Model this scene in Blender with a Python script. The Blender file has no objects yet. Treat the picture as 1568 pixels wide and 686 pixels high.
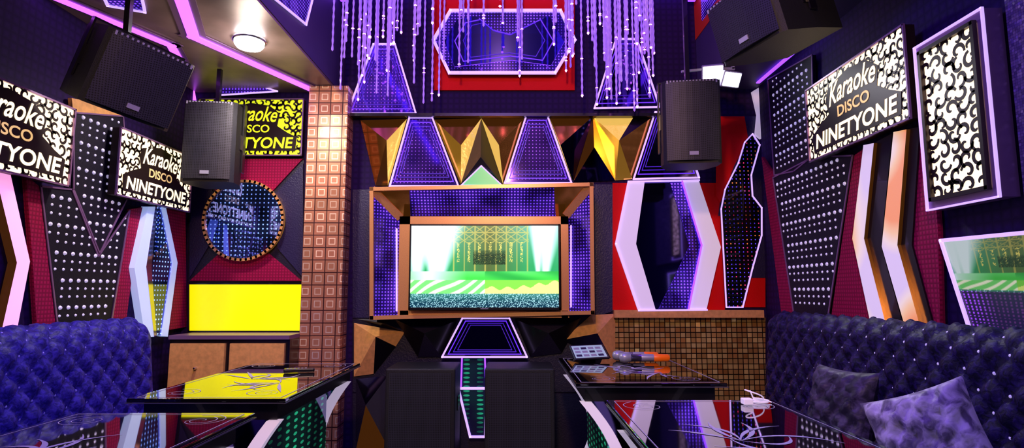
import bpy, math, random, bmesh
from mathutils import Vector, Matrix
random.seed(7)
V = Vector
# ---------------------------------------------------------------- colour / materials
def c(r,g,b):
    f=lambda x:(x/255/12.92) if x<=10 else ((x/255+.055)/1.055)**2.4
    return (f(r),f(g),f(b),1)
def newmat(name):
    m=bpy.data.materials.new(name); m.use_nodes=True
    nt=m.node_tree; b=nt.nodes['Principled BSDF']
    return m,nt,b
def mat(name,col,rough=.5,metal=0,emit=None,strength=0,coat=0,bump=0,bscale=60,var=0,spec=.5):
    m,nt,b=newmat(name)
    b.inputs['Base Color'].default_value=col
    b.inputs['Roughness'].default_value=rough
    b.inputs['Metallic'].default_value=metal
    b.inputs['Coat Weight'].default_value=coat
    b.inputs['Specular IOR Level'].default_value=spec
    if emit: 
        b.inputs['Emission Color'].default_value=emit
        b.inputs['Emission Strength'].default_value=strength
    if bump or var:
        tc=nt.nodes.new('ShaderNodeTexCoord'); n=nt.nodes.new('ShaderNodeTexNoise')
        n.inputs['Scale'].default_value=bscale; n.inputs['Detail'].default_value=4
        nt.links.new(tc.outputs['Object'],n.inputs['Vector'])
        if bump:
            bp=nt.nodes.new('ShaderNodeBump'); bp.inputs['Strength'].default_value=bump; bp.inputs['Distance'].default_value=.01
            nt.links.new(n.outputs['Fac'],bp.inputs['Height']); nt.links.new(bp.outputs['Normal'],b.inputs['Normal'])
        if var:
            r=nt.nodes.new('ShaderNodeValToRGB')
            r.color_ramp.elements[0].position=.35; r.color_ramp.elements[1].position=.65
            r.color_ramp.elements[0].color=tuple(x*(1-var) for x in col[:3])+(1,)
            r.color_ramp.elements[1].color=tuple(min(1,x*(1+var)) for x in col[:3])+(1,)
            nt.links.new(n.outputs['Fac'],r.inputs['Fac']); nt.links.new(r.outputs['Color'],b.inputs['Base Color'])
    return m
def gridmask(nt,sx,sy,square=False):
    uv=nt.nodes.new('ShaderNodeUVMap'); uv.uv_map='UVMap'
    mu=nt.nodes.new('ShaderNodeVectorMath'); mu.operation='MULTIPLY'; mu.inputs[1].default_value=(1/sx,1/sy,0)
    fr=nt.nodes.new('ShaderNodeVectorMath'); fr.operation='FRACTION'
    su=nt.nodes.new('ShaderNodeVectorMath'); su.operation='SUBTRACT'; su.inputs[1].default_value=(.5,.5,0)
    nt.links.new(uv.outputs[0],mu.inputs[0]); nt.links.new(mu.outputs[0],fr.inputs[0]); nt.links.new(fr.outputs[0],su.inputs[0])
    if square:
        ab=nt.nodes.new('ShaderNodeVectorMath'); ab.operation='ABSOLUTE'
        nt.links.new(su.outputs[0],ab.inputs[0])
        sp=nt.nodes.new('ShaderNodeSeparateXYZ'); nt.links.new(ab.outputs[0],sp.inputs[0])
        ln=nt.nodes.new('ShaderNodeMath'); ln.operation='MAXIMUM'
        nt.links.new(sp.outputs[0],ln.inputs[0]); nt.links.new(sp.outputs[1],ln.inputs[1]); out=ln.outputs[0]
    else:
        ln=nt.nodes.new('ShaderNodeVectorMath'); ln.operation='LENGTH'
        nt.links.new(su.outputs[0],ln.inputs[0]); out=ln.outputs['Value']
    return uv,mu,out
def less(nt,src,val):
    l=nt.nodes.new('ShaderNodeMath'); l.operation='LESS_THAN'; l.inputs[1].default_value=val
    nt.links.new(src,l.inputs[0]); return l.outputs[0]
def dots(name,base,dcol,sx=.03,sy=.03,r=.22,strength=6,rough=.06,metal=.85,dcol2=None,glow=0.0,nlo=.38,nhi=.68,floor_=.12):
    m,nt,b=newmat(name)
    b.inputs['Base Color'].default_value=base; b.inputs['Roughness'].default_value=rough; b.inputs['Metallic'].default_value=metal
    uv,mu,ln=gridmask(nt,sx,sy)
    msk=less(nt,ln,r)
    n=nt.nodes.new('ShaderNodeTexNoise'); n.inputs['Scale'].default_value=3.5; n.inputs['Detail'].default_value=1
    nt.links.new(uv.outputs[0],n.inputs['Vector'])
    mr=nt.nodes.new('ShaderNodeMapRange'); mr.inputs[1].default_value=nlo; mr.inputs[2].default_value=nhi; mr.inputs[3].default_value=floor_; mr.inputs[4].default_value=1
    nt.links.new(n.outputs['Fac'],mr.inputs[0])
    ma=nt.nodes.new('ShaderNodeMath'); ma.operation='MULTIPLY_ADD'; ma.inputs[1].default_value=strength; ma.inputs[2].default_value=glow
    nt.links.new(msk,ma.inputs[0])
    mm=nt.nodes.new('ShaderNodeMath'); mm.operation='MULTIPLY'; nt.links.new(ma.outputs[0],mm.inputs[0]); nt.links.new(mr.outputs[0],mm.inputs[1])
    nt.links.new(mm.outputs[0],b.inputs['Emission Strength'])
    if dcol2:
        fl=nt.nodes.new('ShaderNodeVectorMath'); fl.operation='FLOOR'; nt.links.new(mu.outputs[0],fl.inputs[0])
        wn=nt.nodes.new('ShaderNodeTexWhiteNoise'); nt.links.new(fl.outputs[0],wn.inputs['Vector'])
        rp=nt.nodes.new('ShaderNodeValToRGB'); rp.color_ramp.interpolation='CONSTANT'
        rp.color_ramp.elements[0].color=dcol; rp.color_ramp.elements[1].color=dcol2[0]; rp.color_ramp.elements[1].position=.66
        for i,cc in enumerate(dcol2[1:]):
            e=rp.color_ramp.elements.new(.78+.09*i); e.color=cc
        nt.links.new(wn.outputs['Value'],rp.inputs['Fac']); nt.links.new(rp.outputs['Color'],b.inputs['Emission Color'])
    else: b.inputs['Emission Color'].default_value=dcol
    return m
def mosaic(name,c1,c2,mort,s=.05,rough=.25,metal=.9,edge=.43,inner=None,bump=.5,tilt=0):
    m,nt,b=newmat(name)
    uv,mu,ln=gridmask(nt,s,s,square=True)
    msk=less(nt,ln,edge)
    fl=nt.nodes.new('ShaderNodeVectorMath'); fl.operation='FLOOR'; nt.links.new(mu.outputs[0],fl.inputs[0])
    wn=nt.nodes.new('ShaderNodeTexWhiteNoise'); nt.links.new(fl.outputs[0],wn.inputs['Vector'])
    mx=nt.nodes.new('ShaderNodeMix'); mx.data_type='RGBA'; mx.inputs[6].default_value=c1; mx.inputs[7].default_value=c2
    nt.links.new(wn.outputs['Value'],mx.inputs[0])
    m2=nt.nodes.new('ShaderNodeMix'); m2.data_type='RGBA'; m2.inputs[6].default_value=mort
    nt.links.new(msk,m2.inputs[0]); nt.links.new(mx.outputs[2],m2.inputs[7])
    src=m2.outputs[2]
    if inner:
        a=less(nt,ln,.27); bq=less(nt,ln,.2)
        sb=nt.nodes.new('ShaderNodeMath'); sb.operation='SUBTRACT'; nt.links.new(a,sb.inputs[0]); nt.links.new(bq,sb.inputs[1])
        m3=nt.nodes.new('ShaderNodeMix'); m3.data_type='RGBA'; nt.links.new(sb.outputs[0],m3.inputs[0]); nt.links.new(src,m3.inputs[6]); m3.inputs[7].default_value=inner
        src=m3.outputs[2]
    nt.links.new(src,b.inputs['Base Color'])
    b.inputs['Metallic'].default_value=metal
    rr=nt.nodes.new('ShaderNodeMapRange'); rr.inputs[3].default_value=rough*.6; rr.inputs[4].default_value=rough*1.8
    nt.links.new(wn.outputs['Value'],rr.inputs[0]); nt.links.new(rr.outputs[0],b.inputs['Roughness'])
    bp=nt.nodes.new('ShaderNodeBump'); bp.inputs['Strength'].default_value=bump; bp.inputs['Distance'].default_value=.004
    nt.links.new(msk,bp.inputs['Height'])
    if tilt:
        sc=nt.nodes.new('ShaderNodeVectorMath'); sc.operation='SUBTRACT'; sc.inputs[1].default_value=(.5,.5,.5); nt.links.new(wn.outputs['Color'],sc.inputs[0])
        s2=nt.nodes.new('ShaderNodeVectorMath'); s2.operation='SCALE'; s2.inputs['Scale'].default_value=tilt; nt.links.new(sc.outputs[0],s2.inputs[0])
        ad=nt.nodes.new('ShaderNodeVectorMath'); ad.operation='ADD'; nt.links.new(bp.outputs[0],ad.inputs[0]); nt.links.new(s2.outputs[0],ad.inputs[1])
        nn=nt.nodes.new('ShaderNodeVectorMath'); nn.operation='NORMALIZE'; nt.links.new(ad.outputs[0],nn.inputs[0]); nt.links.new(nn.outputs[0],b.inputs['Normal'])
    else: nt.links.new(bp.outputs['Normal'],b.inputs['Normal'])
    return m
def quilt(name,col,s=.022,dark=.45,rough=.7):
    m,nt,b=newmat(name)
    uv,mu,ln=gridmask(nt,s,s,square=True)
    mr=nt.nodes.new('ShaderNodeMapRange'); mr.inputs[1].default_value=.15; mr.inputs[2].default_value=.5
    nt.links.new(ln,mr.inputs[0])
    mx=nt.nodes.new('ShaderNodeMix'); mx.data_type='RGBA'; mx.inputs[6].default_value=col; mx.inputs[7].default_value=tuple(x*dark for x in col[:3])+(1,)
    nt.links.new(mr.outputs[0],mx.inputs[0]); nt.links.new(mx.outputs[2],b.inputs['Base Color'])
    b.inputs['Roughness'].default_value=rough; b.inputs['Specular IOR Level'].default_value=.15
    bp=nt.nodes.new('ShaderNodeBump'); bp.invert=True; bp.inputs['Strength'].default_value=.6; bp.inputs['Distance'].default_value=.004
    nt.links.new(ln,bp.inputs['Height']); nt.links.new(bp.outputs['Normal'],b.inputs['Normal'])
    return m
def vcol(name,strength=1.2):
    m,nt,b=newmat(name)
    a=nt.nodes.new('ShaderNodeAttribute'); a.attribute_name='Pix'
    b.inputs['Base Color'].default_value=(0,0,0,1); b.inputs['Roughness'].default_value=.25
    nt.links.new(a.outputs['Color'],b.inputs['Emission Color']); b.inputs['Emission Strength'].default_value=strength
    return m
def velvet(name,col,hi,scale=40,spec=.2,lo_=.42,hi_=.68):
    m,nt,b=newmat(name)
    tc=nt.nodes.new('ShaderNodeTexCoord'); n=nt.nodes.new('ShaderNodeTexNoise'); n.inputs['Scale'].default_value=scale; n.inputs['Detail'].default_value=5
    n.inputs['Distortion'].default_value=.8
    nt.links.new(tc.outputs['Object'],n.inputs['Vector'])
    r=nt.nodes.new('ShaderNodeValToRGB'); r.color_ramp.elements[0].position=lo_; r.color_ramp.elements[1].position=hi_
    r.color_ramp.elements[0].color=col; r.color_ramp.elements[1].color=hi
    nt.links.new(n.outputs['Fac'],r.inputs['Fac']); nt.links.new(r.outputs['Color'],b.inputs['Base Color'])
    b.inputs['Roughness'].default_value=.5; b.inputs['Specular IOR Level'].default_value=spec
    bp=nt.nodes.new('ShaderNodeBump'); bp.inputs['Strength'].default_value=.5; bp.inputs['Distance'].default_value=.01
    nt.links.new(n.outputs['Fac'],bp.inputs['Height']); nt.links.new(bp.outputs['Normal'],b.inputs['Normal'])
    return m

LED=mat('led_violet',c(120,60,220),.4,emit=c(130,60,255),strength=2.6)
LED_REFL=mat('led_reflection_inner',c(90,40,200),.4,emit=c(105,50,255),strength=1.1)  # dim copy painting the edge LED's reflection inside the mirror
LED_REFL_DEEP=mat('led_reflection_deep',c(70,30,180),.4,emit=c(90,40,240),strength=.45)  # dimmer still, for the deeper painted reflections
LEDM=mat('led_magenta',c(160,80,230),.4,emit=c(190,80,255),strength=3.0)
LEDW=mat('led_lilac_edge',c(210,190,245),.4,emit=c(205,170,255),strength=1.05)
BLACK=mat('black_lacquer',c(12,9,18),.3,coat=.2)
WALLP=quilt('wall_purple_dark',c(40,17,76),.05,.6,.7)
PAD=mat('padded_dark_leatherette',c(28,23,46),.4,bump=.3,bscale=90,spec=.45)
PADB=mat('padded_navy',c(36,28,72),.4,bump=.3,bscale=90,spec=.45)
CRIM=quilt('crimson_quilt',c(176,20,80),.024)
RED=mat('red_velvet_panel',c(225,10,12),.6,bump=.2,bscale=120,spec=.15)
GOLD=mat('gold_mirror',c(255,205,90),.13,1,emit=c(255,180,60),strength=.18)  # slight emission paints in warm reflections
GOLDL=mat('gold_mirror_painted_shine',c(255,205,90),.2,.9,emit=c(255,205,100),strength=.8,bump=.8,bscale=9)  # emission paints in reflected sign light; nothing is lit behind it
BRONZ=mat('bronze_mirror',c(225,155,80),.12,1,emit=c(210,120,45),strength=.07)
GOLDF=mat('brushed_bronze_frame',c(236,172,104),.32,.4,var=.10,bscale=200)
DMIR=mat('dark_mirror',c(90,78,136),.05,1)
BMIR=mat('dark_mirror_painted_blue',c(80,70,200),.04,1,emit=c(60,30,220),strength=.07)  # blue tint and glow painted in for the reflected ceiling light
SILV=mat('silver_mirror',c(210,205,230),.1,.95)
DOTS2=dots('infinity_mirror_violet_dense',c(50,34,110),c(110,60,255),.026,.026,.24,3.2,glow=.22)
DOTB=dots('infinity_mirror_blue',c(90,100,190),c(120,150,255),.036,.036,.17,3.6,glow=.05,metal=1,rough=.03)
DOTP=dots('infinity_mirror_dark',c(90,66,170),c(160,80,255),.03,.03,.13,2.6,glow=.12,nlo=.3,nhi=.75)
DOTM=dots('mirror_colour_dots',c(14,10,30),c(90,60,255),.034,.034,.13,3.2,dcol2=(c(255,50,120),c(230,90,200),c(255,120,60)),metal=.5)
DOTG=dots('mirror_green_reflection',c(90,80,150),c(50,220,160),.11,.035,.24,.55,glow=.02)  # glowing dots paint the green light these mirrors reflect
WHITE=mat('white_gloss_panel',c(232,220,242),.35,emit=c(238,218,255),strength=.42)
CHEVP=mat('pink_lit_chevron',c(240,200,220),.4,emit=c(255,165,230),strength=.9)
CHEVB=mat('blue_lit_chevron',c(205,218,245),.4,emit=c(170,195,255),strength=.55)
def gradchev():
    m,nt,b=newmat('peach_white_lit_chevron')
    uv=nt.nodes.new('ShaderNodeUVMap'); uv.uv_map='UVMap'
    n=nt.nodes.new('ShaderNodeTexNoise'); n.inputs['Scale'].default_value=2.6; n.inputs['Detail'].default_value=0
    nt.links.new(uv.outputs[0],n.inputs['Vector'])
    r=nt.nodes.new('ShaderNodeValToRGB'); e=r.color_ramp.elements
    e[0].position=.38; e[0].color=c(255,150,60); e[1].position=.66; e[1].color=c(225,200,250)
    k=e.new(.48); k.color=c(255,200,150); k=e.new(.56); k.color=c(250,222,225)
    nt.links.new(n.outputs['Fac'],r.inputs['Fac']); nt.links.new(r.outputs['Color'],b.inputs['Emission Color'])
    b.inputs['Emission Strength'].default_value=.8; b.inputs['Base Color'].default_value=c(130,120,130)
    return m
CHEVO=gradchev()
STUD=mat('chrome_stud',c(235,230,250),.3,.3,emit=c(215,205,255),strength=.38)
STUDBG=mat('stud_panel_fabric',c(18,13,32),.6,bump=.2,bscale=100,spec=.25)
YEL=mat('yellow_lightbox',c(200,196,0),.3,emit=c(236,230,0),strength=.98)
SIGNW=mat('sign_backlight_warm',c(255,235,200),.5,emit=c(255,226,180),strength=1.9)
SIGNY=mat('sign_backlight_yellow',c(200,210,30),.5,emit=c(226,236,30),strength=.85)
TAN=mat('sign_letters_tan',c(230,190,130),.5,emit=c(240,195,130),strength=.85)
SIGND=mat('sign_plate_dark',c(40,26,24),.45,.3,spec=.4)
SIGNF=mat('sign_frame_mauve',c(140,104,150),.35,.4)
MOSP=mosaic('bronze_mosaic_tile',c(225,158,118),c(186,122,92),c(76,42,42),.10,.3,.5,.46,inner=c(255,225,190),bump=.3,tilt=.03)
MOSG=mosaic('gold_mosaic_tile',c(255,225,130),c(215,155,75),c(34,22,14),.042,.2,.6,.42,bump=.5,tilt=.35)
SPKB=mat('speaker_cabinet_black',c(24,24,30),.5,bump=.3,bscale=300,spec=.4)
def grille():
    m,nt,b=newmat('speaker_grille')
    uv,mu,ln=gridmask(nt,.012,.012)
    k=less(nt,ln,.3)
    mx=nt.nodes.new('ShaderNodeMix'); mx.data_type='RGBA'; mx.inputs[6].default_value=c(46,46,58); mx.inputs[7].default_value=c(4,4,6)
    nt.links.new(k,mx.inputs[0]); nt.links.new(mx.outputs[2],b.inputs['Base Color']); b.inputs['Roughness'].default_value=.5; b.inputs['Metallic'].default_value=.3
    return m
GRIL=grille()
CHROME=mat('chrome',c(220,220,225),.2,1)
SOFL=velvet('velvet_indigo',c(26,18,112),c(60,48,178))
SOFR=velvet('velvet_navy_black',c(15,9,44),c(44,28,96))
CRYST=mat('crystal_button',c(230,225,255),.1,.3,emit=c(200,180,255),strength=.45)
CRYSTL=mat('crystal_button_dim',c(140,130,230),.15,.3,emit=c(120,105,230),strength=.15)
PILD=velvet('crushed_velvet_charcoal',c(30,24,50),c(84,72,112),18,.4)
PILS=velvet('crushed_velvet_silver',c(100,90,116),c(215,205,228),16,.5,.38,.6)
GLASS=mat('black_table_glass',c(8,6,12),.03,coat=1)
EDGE=mat('glass_edge_silver',c(150,150,170),.2,.8)
ETCH=mat('table_white_motif',c(180,175,200),.4)
GLIT=mosaic('silver_glitter_wall',c(150,135,170),c(95,82,120),c(70,60,90),.012,.4,.5,.45,bump=.4,tilt=.5)
FLOORM=mosaic('floor_dark_tile',c(26,20,36),c(20,15,30),c(8,6,10),.6,.08,.2,.495,bump=.2)
WOOD=mat('soffit_bronze_laminate',c(140,116,112),.36,.2,var=.22,bscale=4)
TANW=mat('cabinet_tan_laminate',c(228,168,98),.38,var=.12,bscale=30)
ORNG=mat('orange_plastic',c(255,110,10),.35,emit=c(255,110,10),strength=.12)
GREY=mat('grey_plastic',c(165,165,185),.35,.3)
PERF=dots('ceiling_perforated_panel',c(74,62,104),c(0,0,0),.05,.05,.2,0,.5,.2)
STR=mat('crystal_rod',c(175,150,225),.15,emit=c(160,100,245),strength=.5)
STRP=mat('crystal_spark',c(255,200,255),.2,emit=c(255,140,250),strength=6)
LAMPW=mat('lamp_face_white',c(255,255,255),.5,emit=c(245,250,255),strength=26)

# ---------------------------------------------------------------- survey station (measures points on the wall planes)
TH=math.atan(103/900); EYE=V((0,0,1.25))
def ray(u,v):
    x=(u-784)/900; y=(342.7-v)/900
    return V((x, math.cos(TH)-y*math.sin(TH), math.sin(TH)+y*math.cos(TH)))
def onY(u,v,Y): d=ray(u,v); return EYE+d*(Y/d.y)
def onX(u,v,X): d=ray(u,v); return EYE+d*(X/d.x)
def onZ(u,v,Z): d=ray(u,v); return EYE+d*((Z-1.25)/d.z)
def PY(pts,Y): return [onY(a,b,Y) for a,b in pts]
def PX(pts,X): return [onX(a,b,X) for a,b in pts]
NB=V((0,-1,0)); NL=V((1,0,0)); NR=V((-1,0,0)); UP=V((0,0,1))
BW=4.9; LW=-2.72; RW=2.1

# ---------------------------------------------------------------- mesh builder
class MB:
    def __init__(s): s.v=[];s.f=[];s.m=[];s.mats=[];s.M=Matrix.Identity(4);s.sm=[]
    def mi(s,m):
        if m not in s.mats: s.mats.append(m)
        return s.mats.index(m)
    def face(s,pts,m,smooth=False):
        b=len(s.v); s.v+= [s.M@V(p) for p in pts]; s.f.append(list(range(b,b+len(pts)))); s.m.append(s.mi(m)); s.sm.append(smooth)
    def mesh(s,verts,faces,m,smooth=False):
        b=len(s.v); s.v+=[s.M@V(p) for p in verts]; k=s.mi(m)
        for f in faces: s.f.append([b+i for i in f]); s.m.append(k); s.sm.append(smooth)
    def prism(s,pts,n,depth,m,side=None):
        n=V(n).normalized(); pts=[V(p) for p in pts]
        nn=V((0,0,0))
        for i in range(len(pts)):
            nn+= pts[i].cross(pts[(i+1)%len(pts)])
        if nn.dot(n)<0: pts=pts[::-1]
        bk=[p-n*depth for p in pts]; L=len(pts)
        s.face(pts,m); s.face(bk[::-1],side or m)
        for i in range(L):
            j=(i+1)%L; s.face([pts[i],bk[i],bk[j],pts[j]],side or m)
    def bar(s,p,q,n,w,t,m,ext=0):
        p=V(p);q=V(q); d=(q-p).normalized(); n=V(n).normalized(); sd=d.cross(n).normalized()*w/2
        p=p-d*ext; q=q+d*ext
        s.prism([p-sd+n*t,p+sd+n*t,q+sd+n*t,q-sd+n*t],n,t,m)
    def outline(s,pts,n,w,t,m,closed=True):
        L=len(pts)
        for i in range(L if closed else L-1): s.bar(pts[i],pts[(i+1)%L],n,w,t,m,ext=w*.4)
    def box(s,a,b,m):
        x0,y0,z0=a; x1,y1,z1=b
        s.mesh([(x0,y0,z0),(x1,y0,z0),(x1,y1,z0),(x0,y1,z0),(x0,y0,z1),(x1,y0,z1),(x1,y1,z1),(x0,y1,z1)],
               [(3,2,1,0),(4,5,6,7),(0,1,5,4),(1,2,6,5),(2,3,7,6),(3,0,4,7)],m)
    def rbox(s,a,b,r,m):
        a=V(a);b=V(b)
        bm=bmesh.new(); bmesh.ops.create_cube(bm,size=1)
        for v in bm.verts: v.co=V((a.x+(v.co.x+.5)*(b.x-a.x),a.y+(v.co.y+.5)*(b.y-a.y),a.z+(v.co.z+.5)*(b.z-a.z)))
        bmesh.ops.bevel(bm,geom=bm.edges[:],offset=r,segments=3,affect='EDGES',profile=.5)
        bm.verts.index_update()
        s.mesh([v.co.copy() for v in bm.verts],[[v.index for v in f.verts] for f in bm.faces],m,False); bm.free()
    def lathe(s,prof,base,axis,m,seg=14,smooth=True):
        axis=V(axis).normalized(); base=V(base)
        a=axis.orthogonal().normalized(); b=axis.cross(a)
        vs=[];fs=[]
        for r,h in prof:
            for i in range(seg):
                t=2*math.pi*i/seg; vs.append(base+axis*h+(a*math.cos(t)+b*math.sin(t))*r)
        for k in range(len(prof)-1):
            for i in range(seg):
                j=(i+1)%seg; fs.append((k*seg+i,k*seg+j,(k+1)*seg+j,(k+1)*seg+i))
        s.mesh(vs,fs,m,smooth)
        s.face(vs[:seg][::-1],m); s.face(vs[-seg:],m)
    def ribbon(s,pts,ws,n,m):
        n=V(n).normalized(); L=len(pts); vs=[]
        for i in range(L):
            d=(pts[min(i+1,L-1)]-pts[max(i-1,0)]).normalized(); sd=n.cross(d).normalized()*ws[i]/2
            vs+=[pts[i]-sd,pts[i]+sd]
        s.mesh(vs,[(2*i,2*i+2,2*i+3,2*i+1) for i in range(L-1)],m)
    def stud(s,p,n,r,m):
        n=V(n).normalized(); a=n.orthogonal().normalized(); b=n.cross(a); vs=[]
        for rr,h in ((1,0),(.75,.55)):
            for i in range(8):
                t=math.pi*i/4; vs.append(p+(a*math.cos(t)+b*math.sin(t))*r*rr+n*h*r)
        vs.append(p+n*r*.85)
        fs=[(i,(i+1)%8,8+(i+1)%8,8+i) for i in range(8)]+[(8+i,8+(i+1)%8,16) for i in range(8)]
        s.mesh(vs,fs,m,True)
    def build(s,name,parent=None):
        lo=V([min(v[i] for v in s.v) for i in range(3)]); hi=V([max(v[i] for v in s.v) for i in range(3)]); cen=(lo+hi)/2
        me=bpy.data.meshes.new(name); me.from_pydata([tuple(v-cen) for v in s.v],[],s.f)
        for m in s.mats: me.materials.append(m)
        for i,p in enumerate(me.polygons): p.material_index=s.m[i]; p.use_smooth=s.sm[i]
        uvl=me.uv_layers.new(name='UVMap')
        for p in me.polygons:
            n=p.normal
            if abs(n.z)>.9: ux=V((1,0,0)); uy=V((0,1,0))
            else:
                ux=UP.cross(n).normalized(); uy=n.cross(ux)
            for li in p.loop_indices:
                co=s.v[me.loops[li].vertex_index]; uvl.data[li].uv=(co.dot(ux)+20,co.dot(uy)+20)
        me.update()
        o=bpy.data.objects.new(name,me); o.location=cen; bpy.context.collection.objects.link(o)
        if parent: o.parent=parent
        return o

# ---------------------------------------------------------------- room shell
def slab(name,a,b,m):
    k=MB(); k.box(a,b,m); return k.build(name)
slab('floor',(LW-.1,-2,-.1),(RW+.1,BW+.1,0),FLOORM)
slab('wall_back',(LW-.1,BW,0),(RW+.1,BW+.1,3.9),WALLP)
slab('wall_left',(LW-.1,-2,0),(LW,BW,3.9),WALLP)
slab('wall_right',(RW,-2,0),(RW+.1,BW,3.9),WALLP)
slab('wall_front',(LW-.1,-2.1,0),(RW+.1,-2,3.9),WALLP)
slab('ceiling',(LW-.1,-2.1,3.9),(RW+.1,BW+.1,4.0),BLACK)
k=MB(); k.box((LW,-2,2.95),(-1.5,BW,3.9),WOOD)
k.prism([V((-1.495,-2,2.97)),V((-1.495,BW,2.97)),V((-1.495,BW,3.88)),V((-1.495,-2,3.88))],(1,0,0),.004,PERF)
T=[V((-1.488,3.45,3.06)),V((-1.488,4.05,3.16)),V((-1.488,4.25,3.62)),V((-1.488,3.5,3.55))]
k.prism(T,(1,0,0),.006,DOTS2); k.outline(T,(1,0,0),.016,.008,LEDW)
T=[onZ(a,b,2.94) for a,b in ((150,-25),(212,-30),(222,18),(165,8))]
k.prism(T,(0,0,-1),.008,DOTS2); k.outline(T,(0,0,-1),.016,.008,LEDW)
k.build('ceiling_soffit')
k=MB(); k.box((1.6,-2,2.98),(RW,BW,3.9),PERF)
k.prism([V((1.595,3.4,3.42)),V((1.595,BW,3.42)),V((1.595,BW,3.88)),V((1.595,3.4,3.88))],(-1,0,0),.004,mat('orange_red_beam',c(230,60,16),.5))
k.prism([V((1.59,3.9,3.5)),V((1.59,4.7,3.5)),V((1.59,4.7,3.85)),V((1.59,4.2,3.85))],(-1,0,0),.01,DOTS2)
k.build('ceiling_soffit')

k=MB(); ZS=2.945
A=[onZ(268,-30,ZS),onZ(297,55,ZS),onZ(500,146,ZS)]
A[2].x=min(A[2].x,-1.56)
B=[onZ(50,-20,ZS),onZ(262,68,ZS),onZ(283,105,ZS)]
for P,w in ((A,.07),(B,.055)):
    k.outline(P,(0,0,-1),w,.014,LEDM,closed=False)
    k.outline(P,(0,0,-1),w*2.2,.006,SIGNF,closed=False)
p=PY([(290,122),(297,165)],4.87); k.bar(p[0],p[1],NB,.06,.015,LEDM)
k.build('ceiling_led_strip')
k=MB(); Z2=2.972
P=[V((1.70,3.5,Z2)),V((2.04,3.8,Z2)),V((2.04,4.7,Z2))]
k.outline(P,(0,0,-1),.03,.01,LED,closed=False); k.build('ceiling_led_strip')
k=MB()  # violet strips added around the tray as fill light
for x in (-1.44,1.54):
    k.box((x-.03,-1.5,3.72),(x+.03,4.8,3.76),LED)
k.box((-1.4,4.80,3.80),(1.5,4.86,3.84),LED); k.build('added_cove_fill')

# ---------------------------------------------------------------- back wall decor
def shrink(P,f):
    cx=sum((p for p in P),V((0,0,0)))/len(P); return [cx+(p-cx)*f for p in P]
def trap(name,pts,Y=4.86,m=DOTP,led=LEDW,w=.014,depth=.04,nest=True):
    k=MB(); P=PY(pts,Y); k.prism(P,NB,depth,m,BLACK); k.outline(P,NB,w,.012,led)
    if nest:
        k.outline(shrink(P,.86),NB,.008,.003,LED_REFL); k.outline(shrink(P,.74),NB,.006,.003,LED_REFL_DEEP); k.outline(shrink(P,.64),NB,.005,.003,LED_REFL_DEEP)  # painted repeats of the edge LEDs' reflection
    return k.build(name)
trap('trapezoid_mirror',[(572,68),(605,68),(637,174),(532,174)])
trap('trapezoid_mirror',[(943,60),(975,60),(1010,164),(910,166)],m=DMIR)
trap('trapezoid_mirror',[(627,180),(662,180),(702,285),(597,285)])
trap('trapezoid_mirror',[(806,177),(838,177),(875,280),(773,280)])
trap('trapezoid_mirror',[(1003,172),(1038,172),(1070,272),(970,274)],m=DMIR)
trap('trapezoid_mirror',[(708,487),(780,487),(807,546),(677,546)],m=DMIR,Y=4.80,led=LEDW)
k=MB(); k.prism(PY([(664,0),(880,0),(880,138),(664,138)],4.88),NB,.018,RED); k.build('red_wall_panel')
k=MB(); H=[(664,62),(690,17),(858,17),(880,62),(850,112),(688,112)]
P=PY(H,4.80); k.prism(P,NB,.07,DOTS2,BLACK); k.outline(P,NB,.024,.02,LEDW)
H2=[(680,64),(700,30),(728,24),(752,44),(784,52),(812,38),(840,24),(864,64),(844,100),(784,92),(696,102)]
Q=PY(H2,4.792); k.prism(Q,NB,.006,BMIR,LED); k.outline(shrink(Q,.82),NB,.008,.003,LED_REFL); k.outline(shrink(Q,.68),NB,.006,.003,LED_REFL_DEEP)
k.build('hexagon_mirror')
k=MB(); a=onY(530,175,4.8); b=onY(1010,168,4.8); k.box((a.x,4.8,a.z-.012),(b.x,4.895,a.z+.012),BLACK); k.build('trim_1')
k=MB()
def facet(pts,apex,h,mats,Y=4.88):
    P=PY(pts,Y); ap=onY(apex[0],apex[1],Y-h)
    for i in range(len(P)): k.face([P[i],P[(i+1)%len(P)],ap],mats[i%len(mats)])
facet([(552,184),(623,182),(594,284),(575,284)],(592,215),.10,[BRONZ,GOLDL,BRONZ,BRONZ])
facet([(665,183),(737,181),(706,284)],(706,222),.10,[BRONZ,GOLDL,GOLD])
facet([(737,181),(770,284),(704,284)],(736,240),.12,[BLACK,BLACK,DMIR])
facet([(737,181),(803,181),(771,284)],(764,222),.10,[BRONZ,BRONZ,GOLDL])
facet([(842,181),(908,178),(877,278)],(858,222),.10,[BRONZ,DMIR,GOLDL])
facet([(908,178),(942,276),(878,278)],(910,225),.13,[GOLD,DMIR,BRONZ])
facet([(908,178),(972,176),(998,180),(968,274),(942,276)],(948,215),.10,[GOLDL,BLACK,BRONZ,GOLD,GOLD])
GT=mat('green_mirror_triangle',c(60,200,120),.3,emit=c(30,220,100),strength=.5)
tri=PY([(737,254),(769,284),(706,284)],4.80)
k.prism(tri,NB,.01,GT); k.outline(tri,NB,.010,.01,LEDW)
k.build('faceted_gold_mirror')
k=MB()
for pts,m in (([(540,290),(566,290),(566,486),(540,486)],PADB),([(910,282),(938,282),(938,476),(910,486)],PADB),
              ([(540,488),(940,484),(940,600),(540,600)],PAD),([(540,602),(940,602),(940,690),(540,690)],PAD)):
    k.prism(PY(pts,4.885),NB,.012,m)
k.build('padded_wall_panel')
k=MB()
facet([(542,494),(620,508),(606,530),(572,572),(542,576)],(575,515),.12,[TANW,TANW,BLACK,TANW,TANW],4.87)
facet([(545,580),(594,575),(596,688),(545,688)],(560,620),.1,[DMIR,SILV,BRONZ,PAD],4.87)
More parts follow.
